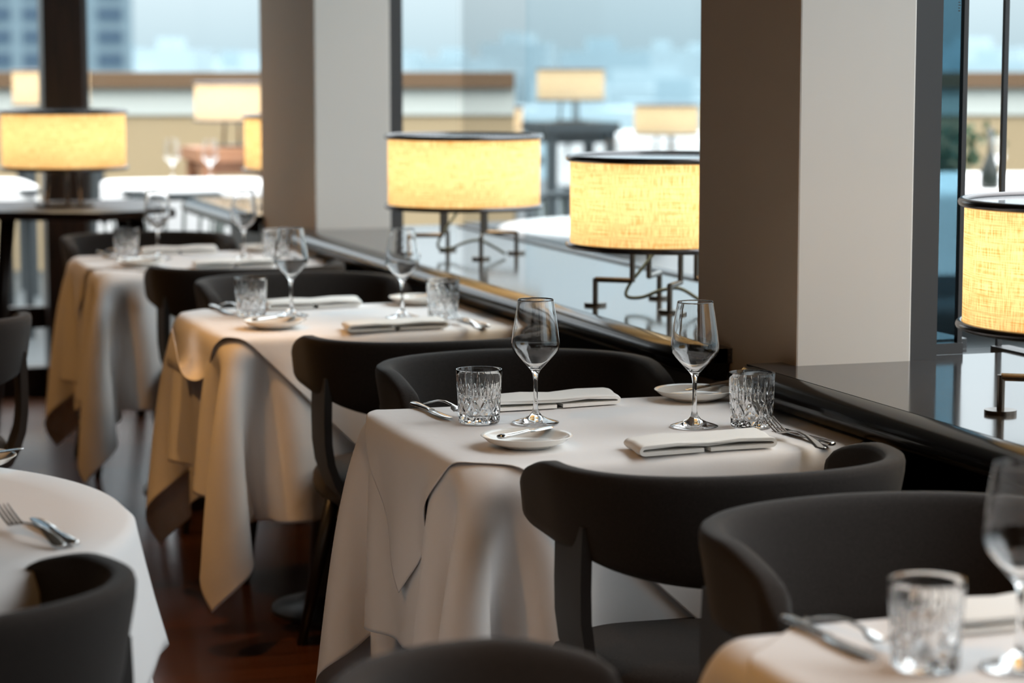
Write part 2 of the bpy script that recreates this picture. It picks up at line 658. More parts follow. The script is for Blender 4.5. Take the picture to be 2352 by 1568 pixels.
def drape(n, size, ha, hb, rot, seed, steps=260, iters=14, off=(0, 0)):
    """position-based cloth dropped over a rectangular top; returns n*n points, top at z = 0"""
    rng = np.random.RandomState(seed)
    u = np.linspace(-size / 2, size / 2, n)
    X, Y = np.meshgrid(u, u, indexing='ij')
    c, s = cos(rot), sin(rot)
    P = np.stack([X * c - Y * s + off[0], X * s + Y * c + off[1], np.full_like(X, 0.006)], -1)
    P[..., 2] += rng.randn(n, n) * 0.0008
    h = size / (n - 1)
    V = np.zeros_like(P)
    ax, ay = np.abs(P[..., 0]), np.abs(P[..., 1])
    pin = (ax < ha - 0.02) & (ay < hb - 0.02)
    P[pin, 2] = 0.004
    P0 = P.copy()
    wgt = np.where(pin, 0.0, 1.0)[..., None]
    ops = []
    for (di, dj, st) in ((1, 0, 1.0), (0, 1, 1.0), (1, 1, 0.5), (1, -1, 0.5), (2, 0, 0.10), (0, 2, 0.10)):
        L0 = h * sqrt(di * di + dj * dj)
        if di:
            per = 2 * di
            for s0 in range(per):
                ia = np.arange(s0, n - di, per)
                if dj >= 0:
                    sa, sb = np.s_[0:n - dj], np.s_[dj:n]
                else:
                    sa, sb = np.s_[-dj:n], np.s_[0:n + dj]
                ops.append((ia, ia + di, sa, sb, L0, st, 0))
        else:
            per = 2 * dj
            for s0 in range(per):
                ja = np.arange(s0, n - dj, per)
                ops.append((np.s_[:], np.s_[:], ja, ja + dj, L0, st, 1))
    dt = 0.016
    R = 0.012
    for it in range(steps):
        V[..., 2] -= 9.8 * dt
        V *= 0.965
        Q = P + V * dt * wgt
        for k in range(iters):
            for ia, ib, ja, jb, L0, st, ax_ in ops:
                if ax_ == 0:
                    A, B = Q[ia][:, ja], Q[ib][:, jb]
                    wa, wb = wgt[ia][:, ja], wgt[ib][:, jb]
                else:
                    A, B = Q[:, ja], Q[:, jb]
                    wa, wb = wgt[:, ja], wgt[:, jb]
                d = B - A
                l = np.sqrt((d * d).sum(-1, keepdims=True)) + 1e-9
                ws = wa + wb
                ws[ws == 0] = 1
                cor = d * ((l - L0) / l * st / ws)
                if ax_ == 0:
                    Q[ia, ja] = A + cor * wa
                    Q[ib, jb] = B - cor * wb
                else:
                    Q[:, ja] = A + cor * wa
                    Q[:, jb] = B - cor * wb
            # collide with the rounded box edge
            x, y, z = Q[..., 0], Q[..., 1], Q[..., 2]
            px = np.clip(x, -ha + R, ha - R)
            py = np.clip(y, -hb + R, hb - R)
            pz = np.clip(z, -0.05, 0.004 - R)
            D = np.stack([x - px, y - py, z - pz], -1)
            dl = np.sqrt((D * D).sum(-1))
            ins = dl < 1e-6
            m = (dl < R) & ~ins
            if m.any():
                Q[m] = np.stack([px, py, pz], -1)[m] + D[m] / dl[m][:, None] * R
            if ins.any():
                ex = ha - np.abs(x)
                ey = hb - np.abs(y)
                ez = 0.004 - z
                top = ins & (ez <= ex) & (ez <= ey)
                Q[..., 2][top] = 0.004
                sx = ins & ~top & (ex < ey)
                Q[..., 0][sx] = np.sign(x[sx]) * ha
                sy = ins & ~top & ~sx
                Q[..., 1][sy] = np.sign(y[sy]) * hb
        V = (Q - P) / dt
        sp_ = np.sqrt((V * V).sum(-1, keepdims=True))
        V *= np.minimum(1, 3.0 / (sp_ + 1e-9))
        P = np.where(pin[..., None], P0, Q)
    return P


def grid_faces(n, m):
    return [(i * m + j, i * m + j + 1, (i + 1) * m + j + 1, (i + 1) * m + j) for i in range(n - 1) for j in range(m - 1)]


def cloth_object(name, P, m, loc, thick=0.0012, sub=2):
    n, k = P.shape[:2]
    o = mesh_obj(name, P.reshape(-1, 3), grid_faces(n, k), m, loc=loc)
    md = o.modifiers.new('sub', 'SUBSURF')
    md.levels = md.render_levels = sub
    md.boundary_smooth = 'PRESERVE_CORNERS'
    sd = o.modifiers.new('hem', 'SOLIDIFY')
    sd.thickness = thick
    sd.offset = 0
    return o


CN, CS = 51, 1.49
DR = {'focus': drape(CN, CS, TW, TD, radians(1.0), 3),
      'second': drape(CN, CS + 0.03, TW, TD, radians(-2.0), 11, off=(0.012, -0.01))}
DR['near'] = DR['focus']
DR['third'] = DR['second'] * np.array([1, 1, 1.0])
CLOTH = {}
CLABEL = {'near': 'pale tablecloth warmly lit along its left edge, lower right corner', 'focus': 'white tablecloth in sharp focus with deep corner folds',
          'second': 'white tablecloth on the second table, pointed corner hanging low', 'third': 'white tablecloth on the farthest table near the dark console'}
for k, (x, y) in TABLES.items():
    c = cloth_object('tablecloth', DR[k], 'linen', (x, y, 0.745))
    if k == 'third':
        c.rotation_euler = (0, 0, radians(180))
    tag(c, CLABEL[k], 'tablecloth', 'white cloths on the square tables')
    CLOTH[k] = c


# overlay squares laid diagonally over the cloths
def overlay(key, half, rot, off, roll=False, label=''):
    n = 121
    base = DR[key]
    nb = base.shape[0]
    bv = BVHTree.FromPolygons([tuple(p) for p in base.reshape(-1, 3)], grid_faces(nb, nb))
    a = half / sqrt(2) * 2 / 2
    side = half * sqrt(2)
    u = np.linspace(-side / 2, side / 2, n)
    out = np.zeros((n, n, 3))
    c, s = cos(rot), sin(rot)
    for i in range(n):
        for j in range(n):
            x = u[i] * c - u[j] * s + off[0]
            y = u[i] * s + u[j] * c + off[1]
            ex, ey = abs(x) - (TW + 0.004), abs(y) - (TD + 0.004)
            z = 0.0070 + 0.0010 * max(math.exp(-(u[i] / 0.009) ** 2), math.exp(-(u[j] / 0.009) ** 2))
            r = 0.013
            if ex > -r and ex >= ey:
                sg = 1 if x > 0 else -1
                d = ex + r
                if d < r * pi / 2:
                    an = d / r
                    px, pz = TW + 0.004 - r + r * sin(an), z - r * (1 - cos(an))
                    h = bv.ray_cast(Vector((sg * 1.2, y, pz - 0.006)), Vector((-sg, 0, 0)), 1.0)
                    if h[0] is not None:
                        px = max(min(px, sg * h[0].x + 0.004), TW - 0.008)
                else:
                    dd = d - r * pi / 2
                    px, pz = TW + 0.004, z - r - dd
                    if roll and sg < 0:
                        dd0 = 0.085
                        if dd > dd0:      # tip turned up into a loose loop
                            q = min((dd - dd0) / 0.026, pi)
                            px = TW + 0.030 - 0.026 * cos(q) + 0.004
                            pz = z - r - dd0 - 0.026 * sin(q) + max(0, dd - dd0 - 0.026 * pi)
                        else:
                            px = TW + 0.008
                    else:
                        h = bv.ray_cast(Vector((sg * 1.2, y, pz)), Vector((-sg, 0, 0)), 1.0)
                        if h[0] is not None:
                            px = max(sg * h[0].x, TW - 0.012)
                        px += 0.004 + 0.006 * (1 + sin(y * 26 + 1.0)) * min(1, dd / 0.2)
                out[i, j] = (sg * px, y * (1 - 0.0 * d), pz)
            elif ey > -r:
                sg = 1 if y > 0 else -1
                d = ey + r
                if d < r * pi / 2:
                    an = d / r
                    py, pz = TD + 0.004 - r + r * sin(an), z - r * (1 - cos(an))
                else:
                    dd = d - r * pi / 2
                    py, pz = TD + 0.004, z - r - dd
                    h = bv.ray_cast(Vector((x, sg * 1.2, pz)), Vector((0, -sg, 0)), 1.0)
                    if h[0] is not None:
                        py = max(sg * h[0].y, TD - 0.012)
                    py += 0.004 + 0.006 * min(1, dd / 0.2)
                out[i, j] = (x, sg * py, pz)
            else:
                h = bv.ray_cast(Vector((x, y, 0.3)), Vector((0, 0, -1)), 0.4)
                if h[0] is not None and ex < -0.03 and ey < -0.03:
                    z += max(-0.003, min(0.003, h[0].z - 0.004))
                out[i, j] = (x, y, z)
    for it in range(8):
        av = out.copy()
        av[1:-1] = 0.5 * av[1:-1] + 0.25 * (out[:-2] + out[2:])
        bv2 = av.copy()
        bv2[:, 1:-1] = 0.5 * av[:, 1:-1] + 0.25 * (av[:, :-2] + av[:, 2:])
        out = bv2
    cx, cy_ = TABLES[key]
    o = cloth_object('table_overlay', out, 'linen', (cx, cy_, 0.745), 0.0012, 1)
    tag(o, label, 'tablecloth', 'square overlays laid diagonally on the cloths')
    return o


overlay('focus', 0.665, radians(48), (0.0, 0.02), label='white overlay square on the sharply focused table, pointed tip hanging left')
overlay('second', 0.66, radians(45), (0.0, -0.03), roll=True, label='white overlay square on the second table with rolled left tip')
overlay('near', 0.60, radians(45), (0.0, 0.0), label='white overlay square on the near corner table')
ov = overlay('third', 0.56, radians(45), (0.0, 0.0), label='white overlay square on the farthest white table')


# ------------------------------------------------------------------ barrel chairs
def chair_proto():
    t = thing('barrel_chair', '', 'chair', group='charcoal barrel chairs at the tables')
    # upholstered band, U-shaped in plan, open to +y
    W, D, e = 0.268, 0.215, 0.145
    path = []
    K = 40
    for i in range(7):
        path.append((-W, -0.055 + e * (1 - i / 7)))
    for i in range(K + 1):
        a = pi + pi * i / K
        cx, sy = cos(a), sin(a)
        ex = 2 / 2.35
        path.append((W * math.copysign(abs(cx) ** ex, cx), -0.055 - D * abs(sy) ** ex))
    for i in range(1, 8):
        path.append((W, -0.055 + e * i / 7))
    # resample evenly
    Pp = [Vector((x, y, 0)) for x, y in path]
    Ls = [0]
    for a, b in zip(Pp, Pp[1:]):
        Ls.append(Ls[-1] + (b - a).length)
    tot = Ls[-1]
    KK = 64
    pts = []
    for i in range(KK + 1):
        q = tot * i / KK
        for j in range(len(Ls) - 1):
            if Ls[j + 1] >= q - 1e-9:
                f_ = (q - Ls[j]) / max(1e-9, Ls[j + 1] - Ls[j])
                pts.append(Pp[j].lerp(Pp[j + 1], f_))
                break
    secs = []
    for i, p in enumerate(pts):
        tq = i / KK * 2 - 1
        tn = (pts[min(i + 1, KK)] - pts[max(i - 1, 0)]).normalized()
        nr = Vector((-tn.y, tn.x, 0))
        if nr.dot(Vector((p.x, p.y + 0.0, 0))) < 0:
            nr = -nr
        at = abs(tq)
        top = 0.79 - 0.004 * at - 0.038 * max(0, (at - 0.72) / 0.28) ** 1.5
        bot = 0.605 + 0.05 * min(1, at / 0.62) ** 2 + 0.012 * max(0, (at - 0.7) / 0.3)
        dend = (1 - at) * tot / 2
        rc = 0.045
        if dend < rc:
            q = 1 - dend / rc
            sh_ = rc * (1 - sqrt(max(0, 1 - q * q)))
            top -= sh_ * 0.9
            bot += sh_ * 0.7
        th = 0.020 if dend > 0.02 else 0.020 * (0.35 + 0.65 * sqrt(max(0, 1 - (1 - dend / 0.02) ** 2)))
        lean = 0.022 * (1 - at * 0.6)
        ring = []
        m_ = 16
        for j in range(m_):
            a = 2 * pi * j / m_ + pi / m_
            ca, sa = cos(a), sin(a)
            xx = math.copysign(abs(ca) ** 0.55, ca)
            zz = math.copysign(abs(sa) ** 0.30, sa)
            zc, zh = (top + bot) / 2, (top - bot) / 2
            z = zc + zz * zh
            lf = lean * (z - 0.70) / 0.09
            q3 = p + nr * (xx * th + lf)
            ring.append((q3.x, q3.y, z))
        secs.append(ring)
    MB().loft(secs).build('backrest', 'charcoal', t, True)
    # seat cushion
    prof = [(0.0, 0.395), (0.90, 0.395), (0.97, 0.405), (1.0, 0.425), (0.99, 0.447), (0.95, 0.463), (0.80, 0.474), (0.45, 0.478), (0.0, 0.478)]
    secs = []
    for r, z in prof:
        ring = []
        for j in range(40):
            a = 2 * pi * j / 40
            ca, sa = cos(a), sin(a)
            ring.append((max(r, 0.01) * 0.245 * math.copysign(abs(ca) ** 0.75, ca), max(r, 0.01) * 0.25 * math.copysign(abs(sa) ** 0.75, sa) + 0.0, z))
        secs.append(ring)
    MB().loft(secs).build('seat', 'charcoal', t, True)
    # two bent straps from the band down and under the seat
    for s in (-1, 1):
        secs = []
        cur = [(0.262, 0.70), (0.264, 0.655), (0.265, 0.60), (0.264, 0.55), (0.258, 0.505), (0.243, 0.462), (0.225, 0.428), (0.18, 0.405), (0.12, 0.395)]
        for i, (x, z) in enumerate(cur):
            a, b = cur[max(0, i - 1)], cur[min(len(cur) - 1, i + 1)]
            dx, dz = b[0] - a[0], b[1] - a[1]
            l = sqrt(dx * dx + dz * dz)
            nx, nz = -dz / l * 0.009, dx / l * 0.009
            y0, y1 = -0.165, -0.045
            secs.append([(s * (x + nx), y0, z + nz), (s * (x + nx), y1, z + nz), (s * (x - nx), y1, z - nz), (s * (x - nx), y0, z - nz)])
        MB().loft(secs).build('side_strap', 'strap', t, autosm=50)
    MB().box(-0.19, 0.19, -0.19, 0.19, 0.37, 0.396).build('seat_frame', 'chair_leg', t, bevel=0.006)
    for sx in (-1, 1):
        for sy in (-1, 1):
            MB().tube([(sx * 0.165, sy * 0.165, 0.385), (sx * 0.20, sy * 0.20, 0.2), (sx * 0.235, sy * 0.235, 0.0)], [0.019, 0.016, 0.011], 12).build('leg', 'chair_leg', t, True)
    return t


ch = Proto(chair_proto())
G = None
for (x, y, rz, label) in [
    (1.533, 3.565, 0, 'charcoal barrel chair seen from behind, at the near side of the sharply focused table'),
    (1.588, 4.585, 180, 'charcoal barrel chair at the far side of the sharply focused table, inner back showing'),
    (1.580, 5.335, 0, 'charcoal barrel chair seen from behind, at the near side of the second table'),
    (1.600, 6.52, 180, 'charcoal barrel chair at the far side of the second table, behind its two wine glasses'),
    (1.575, 7.235, 0, 'charcoal barrel chair seen from behind, at the near side of the farthest table'),
    (1.48, 8.27, 180, 'charcoal barrel chair at the far side of the farthest table, below the outdoor slatted chair'),
    (1.545, 2.80, 180, 'charcoal barrel chair with broad curved rim facing the table in the lower right corner'),
    (0.866, 2.165, -90, 'blurred charcoal barrel chair, only its curved top showing along the bottom edge'),
    (0.178, 2.975, 24, 'blurred charcoal barrel chair pushed up to the round white table'),
    (0.475, 6.05, 0, 'charcoal barrel chair cut by the left frame edge, above the round table'),
]:
    ch.place((x, y, 0), radians(rz), label)


# ------------------------------------------------------------------ tableware prototypes
def wine_glass_mesh(n=56):
    out = [(0.0, 0.0), (0.0405, 0.0), (0.0430, 0.0012), (0.0428, 0.0022), (0.034, 0.0048), (0.022, 0.0085), (0.012, 0.0135), (0.0068, 0.020), (0.0047, 0.028), (0.0041, 0.040), (0.0039, 0.060), (0.0041, 0.078), (0.0052, 0.088),
           (0.0085, 0.096), (0.0150, 0.103), (0.0265, 0.1155), (0.0365, 0.1265), (0.0415, 0.1335), (0.0434, 0.1400), (0.0436, 0.146), (0.0428, 0.154), (0.0405, 0.172), (0.0372, 0.195), (0.0342, 0.213), (0.03275, 0.2225), (0.03245, 0.2243), (0.0322, 0.2248), (0.0319, 0.2250)]
    inn = [(0.0316, 0.2248), (0.0314, 0.2243), (0.03165, 0.2225), (0.0332, 0.213), (0.0362, 0.195), (0.0395, 0.172), (0.0417, 0.154), (0.0424, 0.146), (0.0421, 0.140), (0.0402, 0.1343), (0.0352, 0.1277), (0.0255, 0.1172), (0.0150, 0.1062), (0.0070, 0.1005), (0.0, 0.0990)]
    return MB().lathe(out + inn, n)


def tumbler_mesh():
    n, H = 270, 0.098
    ND = 9
    zs = [0.0, 0.0015, 0.003] + [0.003 + 0.087 * i / 92 for i in range(1, 93)] + [0.0925, 0.095, 0.0972, 0.098]
    v, rings = [], []
    v.append((0, 0, 0.002))
    rings.append([0])
    rings.append(list(range(1, 1 + n)))
    for j in range(n):
        a = 2 * pi * j / n
        v.append((0.033 * cos(a), 0.033 * sin(a), 0.0))
    for z in zs[1:]:
        R0 = 0.0372 + 0.0048 * (z / H)
        if z < 0.004:
            R0 -= 0.0015 * (1 - z / 0.004)
        if z > 0.0965:
            R0 -= 0.0006
        ring = []
        for j in range(n):
            a = 2 * pi * j / n
            uu = a * ND / (2 * pi)
            dep = 0.0
            if 0.004 < z < 0.056:
                pz = z / 0.0236
                env = min(1, (z - 0.004) / 0.003)
                for ph in (uu + pz * 0.5, uu - pz * 0.5):
                    fr = abs(ph - round(ph))
                    hi = 0.050
                    top = 1.0 if z < hi - 0.010 else max(0.0, (hi + 0.004 - z) / 0.014)
                    dep = max(dep, 0.0023 * max(0, 1 - fr / 0.19) * env * top)
            for off, z0, z1 in ((0.0, 0.046, 0.089), (0.5, 0.046, 0.079), (0.25, 0.050, 0.067), (0.75, 0.050, 0.067)):
                if z0 < z < z1:
                    fr = abs((uu - off) - round(uu - off))
                    tt = (z - z0) / (z1 - z0)
                    wd = 0.135 * min(1, tt / 0.25) * (1 - tt ** 2.2)
                    if wd > 1e-4:
                        dep = max(dep, 0.0022 * max(0, 1 - (fr / wd) ** 2) * min(1, (1 - tt) * 3))
            r = R0 - dep
            ring.append(len(v))
            v.append((r * cos(a), r * sin(a), z))
        rings.append(ring)
    for r, z in ((0.0402, 0.098), (0.0396, 0.0965), (0.0388, 0.085), (0.0372, 0.066), (0.0348, 0.045), (0.0332, 0.025), (0.0318, 0.018), (0.028, 0.0148), (0.016, 0.0138)):
        ring = []
        for j in range(n):
            a = 2 * pi * j / n
            ring.append(len(v))
            v.append((r * cos(a), r * sin(a), z))
        rings.append(ring)
    rings.append([len(v)])
    v.append((0, 0, 0.0136))
    f = []
    for a, b in zip(rings, rings[1:]):
        for j in range(n):
            k = (j + 1) % n
            if len(a) == 1:
                f.append((a[0], b[k], b[j]))
            elif len(b) == 1:
                f.append((a[j], a[k], b[0]))
            else:
                f.append((a[j], a[k], b[k], b[j]))
    return MB().add(v, f)


wg0 = wine_glass_mesh().build('wine_glass', 'glass', smooth=True)
tag(wg0, '', 'wine glass', 'stemmed wine glasses on the white tables')
tb0 = tumbler_mesh().build('crystal_tumbler', 'glass', autosm=28)
tag(tb0, '', 'tumbler', 'cut crystal tumblers on the white tables')
pl0 = MB().lathe([(0, 0.0), (0.042, 0.0), (0.044, 0.003), (0.052, 0.004), (0.066, 0.0095), (0.077, 0.0185), (0.0785, 0.0195), (0.0775, 0.0203), (0.072, 0.0165), (0.062, 0.0105), (0.050, 0.0068), (0.03, 0.0058), (0, 0.0056)], 64).build('side_plate', 'ceramic', smooth=True)
tag(pl0, '', 'plate', 'cream side plates on the white tables')
WG, TB, PL = Proto(wg0), Proto(tb0), Proto(pl0)


def flat_sec(y, wd, th, z, x=0.0, n=10):
    return [(x + wd * math.copysign(abs(cos(2 * pi * j / n)) ** 0.8, cos(2 * pi * j / n)), y, z + th * sin(2 * pi * j / n)) for j in range(n)]


def knife_proto(name, cat, L=0.205, group=None):
    t = thing(name, '', cat, group=group)
    h = 0.52
    hs = [flat_sec(y * L, wd, th, 0.0045) for y, wd, th in ((0.0, 0.003, 0.002), (0.01, 0.0075, 0.0036), (0.06, 0.0098, 0.0042), (0.2, 0.0088, 0.0040), (0.38, 0.0062, 0.0035), (h - 0.04, 0.0055, 0.0036), (h, 0.0072, 0.0036))]
    MB().loft(hs).build('handle', 'steel', t, autosm=60)
    bs = [flat_sec(y * L, wd, th, 0.0040, x) for y, wd, th, x in ((h, 0.0060, 0.0016, 0), (h + 0.03, 0.0092, 0.0012, 0.001), (0.7, 0.0102, 0.0011, 0.001), (0.88, 0.0104, 0.0010, 0.001), (0.96, 0.0082, 0.0009, 0), (1.0, 0.0030, 0.0007, -0.002))]
    MB().loft(bs).build('blade', 'steel', t, autosm=60)
    return t


def fork_proto():
    t = thing('dinner_fork', '', 'fork', group='dinner forks on the white tables')
    L = 0.20
    zf = lambda q: 0.004 + 0.012 * max(0, 1 - ((q - 0.40) / 0.34) ** 2) - 0.000 + (0.019 * max(0, (q - 0.74) / 0.26) ** 1.3 if q > 0.74 else 0)
    hs = [flat_sec(q * L, wd, 0.0017, zf(q)) for q, wd in ((0.0, 0.003), (0.012, 0.0075), (0.06, 0.0100), (0.15, 0.0088), (0.3, 0.0052), (0.45, 0.0036), (0.57, 0.0036), (0.63, 0.006))]
    MB().loft(hs).build('handle', 'steel', t, autosm=60)
    hd = MB()
    hd.loft([flat_sec(q * L, wd, 0.0015, zf(q)) for q, wd in ((0.63, 0.006), (0.67, 0.0105), (0.71, 0.0122), (0.755, 0.0122))])
    for k in range(4):
        x0 = (k - 1.5) * 0.0067
        hd.loft([flat_sec(q * L, wd, 0.0013, zf(q), x0 * sc) for q, wd, sc in ((0.745, 0.0026, 1.0), (0.82, 0.0022, 1.0), (0.92, 0.0018, 0.97), (1.0, 0.0008, 0.95))])
    hd.build('tines', 'steel', t, autosm=60)
    return t


KN = Proto(knife_proto('dinner_knife', 'knife', 0.205, 'dinner knives on the white tables'))
BK = Proto(knife_proto('butter_knife', 'knife', 0.150, 'butter knives on the side plates'))
FK = Proto(fork_proto())


# folded napkin: top layer with both ends turned under, meeting at a small gap
def napkin_mesh(seed):
    rng = random.Random(seed)
    hl, hw = 0.128, 0.050
    prof_out, prof_in = [], []
    zt, th, re = 0.0185, 0.0062, 0.0085
    line = [(-0.007, 0.0036), (-0.05, 0.0036), (-hl + re, 0.0036)]
    for i in range(1, 8):
        a = -pi / 2 - pi * i / 8
        line.append((-hl + re + re * cos(a), 0.0036 + (zt - 0.0036 - th / 2) / 2 * (1 + sin(a))))
    line += [(-hl + re, zt - th / 2), (-0.06, zt - th / 2 + 0.0012), (0.0, zt - th / 2), (0.06, zt - th / 2 + 0.001), (hl - re, zt - th / 2)]
    for i in range(1, 8):
        a = pi / 2 - pi * i / 8
        line.append((hl - re + re * cos(a), 0.0036 + (zt - 0.0036 - th / 2) / 2 * (1 + sin(a))))
    line += [(hl - re, 0.0036), (0.05, 0.0036), (0.006, 0.0036)]
    k = len(line)
    ring = []
    for i, (x, z) in enumerate(line):
        a, b = line[max(0, i - 1)], line[min(k - 1, i + 1)]
        dx, dz = b[0] - a[0], b[1] - a[1]
        l = sqrt(dx * dx + dz * dz)
        ring.append((x, z, -dz / l, dx / l))
    cs = [(x + nx * th / 2, z + nz * th / 2) for x, z, nx, nz in ring] + [(x - nx * th / 2, z - nz * th / 2) for x, z, nx, nz in reversed(ring)]
    secs = []
    for q in (-1.0, -0.985, -0.93, -0.6, -0.2, 0.2, 0.6, 0.93, 0.985, 1.0):
        sq = 1 - 0.35 * max(0, abs(q) - 0.93) / 0.07
        skew = 0.010 * q + 0.002 * sin(q * 5 + seed)
        secs.append([(x * (1 - 0.01 * abs(q)) + skew, q * hw + 0.003 * sin(x * 20 + seed), 0.0005 + z * (0.8 + 0.2 * sq) + (0.0014 * sin(x * 38 + q * 2.5 + seed) if z > 0.010 else 0)) for x, z in cs])
    return MB().loft(secs)


np0 = napkin_mesh(1).build('folded_napkin', 'napkin', autosm=50)
tag(np0, '', 'napkin', 'folded white napkins on the white tables')
NP = Proto(np0)

CT = 0.7545      # cloth surface
WHERE = {'focus': 'the sharply focused table', 'second': 'the second table', 'third': 'the farthest table', 'near': 'the corner table'}


def lay_table(key, near=True, far=True):
    cx, cy_ = TABLES[key]
    wh = WHERE[key]
    for s, side in ((1, 'near'), (-1, 'far')):
        if (s == 1 and not near) or (s == -1 and not far):
            continue
        P = lambda dx, dy, z=CT: (cx + s * dx, cy_ + s * dy, z)
        ra = 0 if s == 1 else pi
        sidew = 'right' if s == 1 else 'left'
        WG.place(P(0.128, -0.065), 0.3, f'tall stemmed wine glass, {sidew} one of the two on {wh}', 'stemmed wine glasses on the white tables')
        TB.place(P(0.224, -0.100), 0.1 * s, f'cut crystal tumbler at the {sidew} end of {wh}', 'cut crystal tumblers on the white tables')
        if s == 1:
            pp = P(-0.228, -0.176)
            kr = radians(-56)
            kc = Vector((pp[0] - 0.060, pp[1] - 0.034, CT + 0.0195))
        else:
            pp = P(-0.262, -0.250)
            kr = radians(122)
            kc = Vector((pp[0] + 0.095, pp[1] + 0.045, CT + 0.0200))
        PL.place(pp, 0, f'cream side plate with a butter knife across it, {side} side of {wh}', 'cream side plates on the white tables')
        BK.place(kc, kr, f'steel butter knife lying on the {side} side plate of {wh}', 'butter knives on the side plates')
        NP.place(P(0.045, -0.284) if s == 1 else P(0.02, -0.272), ra + radians(4), f'folded white napkin with a centre gap, {side} side of {wh}', 'folded white napkins on the white tables')
        KN.place(P(0.262 if s == 1 else 0.276, -0.350), ra + radians(3), f'steel dinner knife beside the fork, {side} {sidew} side of {wh}', 'dinner knives on the white tables')
        FK.place(P(0.228, -0.385, CT + 0.0006) if s == 1 else P(0.255, -0.335, CT + 0.0006), (radians(2), 0, ra + radians(3 if s == 1 else 8)),
                 f'steel dinner fork with upturned tines, {side} {sidew} side of {wh}', 'dinner forks on the white tables')


lay_table('focus')
lay_table('second')
lay_table('third')
lay_table('near', near=False)
# glass of the near setting of the corner table still shows at the frame edge
cx, cy_ = TABLES['near']


# ------------------------------------------------------------------ round table at the left
RT = (-0.03, 3.55)
rt = thing('round_table', 'round table under a long white cloth at the left edge', 'table', (RT[0], RT[1], 0))
MB().disc(0.60, 0.715, 0.742, 64).build('table_top', 'dark_wood', rt, autosm=40)
MB().lathe([(0.06, 0.05), (0.055, 0.4), (0.07, 0.70), (0, 0.715)], 32).build('pedestal', 'table_base', rt, True)
MB().lathe([(0, 0.0), (0.30, 0.0), (0.30, 0.012), (0.12, 0.04), (0.055, 0.12), (0, 0.12)], 40).build('base', 'table_base', rt, autosm=40)


def round_cloth(name, R, drop_fn, lift, amp, lobes, ph, label, m='linen', flare=0.10):
    na, nr = 144, 26
    V = []
    for i in range(nr):
        for j in range(na):
            a = 2 * pi * j / na
            if i < 8:
                r = R * (0.04 + 0.96 * i / 8)
                V.append((r * cos(a), r * sin(a), lift))
            else:
                q = (i - 8) / (nr - 9)
                d = drop_fn(a) * q
                k = min(1, d / 0.015)
                wv = sin(lobes * a + ph) + 0.35 * sin(2 * lobes * a + 1.3)
                r = R + 0.012 * sin(k * pi / 2) + flare * d + amp * wv * min(1, d / 0.4) * d ** 0.7
                z = lift - (0.015 * (1 - cos(k * pi / 2)) + max(0, d - 0.010))
                V.append((r * cos(a), r * sin(a), z))
    f = []
    for i in range(nr - 1):
        for j in range(na):
            k = (j + 1) % na
            f.append((i * na + j, i * na + k, (i + 1) * na + k, (i + 1) * na + j))
    f.append(tuple(range(na)))
    o = mesh_obj(name, V, f, m, loc=(RT[0], RT[1], 0.742))
    sd = o.modifiers.new('hem', 'SOLIDIFY')
    sd.thickness = 0.0012
    tag(o, label, 'tablecloth')
    return o


def sq_drop(half, ang, R):
    def fn(a):
        b = (a - ang + pi / 4) % (pi / 2) - pi / 4
        return max(0.05, half / cos(b) - R)
    return fn


round_cloth('tablecloth', 0.607, lambda a: 0.66, 0.004, 0.06, 11, 0.4, 'long white under-cloth on the round table at the left')
round_cloth('table_overlay', 0.613, sq_drop(0.80, radians(-15), 0.613), 0.010, 0.045, 7, 1.1, 'short white top cloth on the round table at the left', flare=0.22)
zR = 0.742 + 0.0125
KN.place((0.470, 3.245, zR), radians(8), 'steel dinner knife on the round white table, blade up by the chair', 'dinner knives on the white tables')
FK.place((0.452, 3.235, zR), (radians(2), 0, radians(17)), 'steel dinner fork on the round white table, behind the blurred chair', 'dinner forks on the white tables')
PL.place((0.40, 3.93, zR), 0, 'cream side plate on the far rim of the round white table', 'cream side plates on the white tables')
BK.place((0.36, 3.88, zR + 0.0195), radians(-62), 'steel butter knife on the plate at the round table rim', 'butter knives on the side plates')


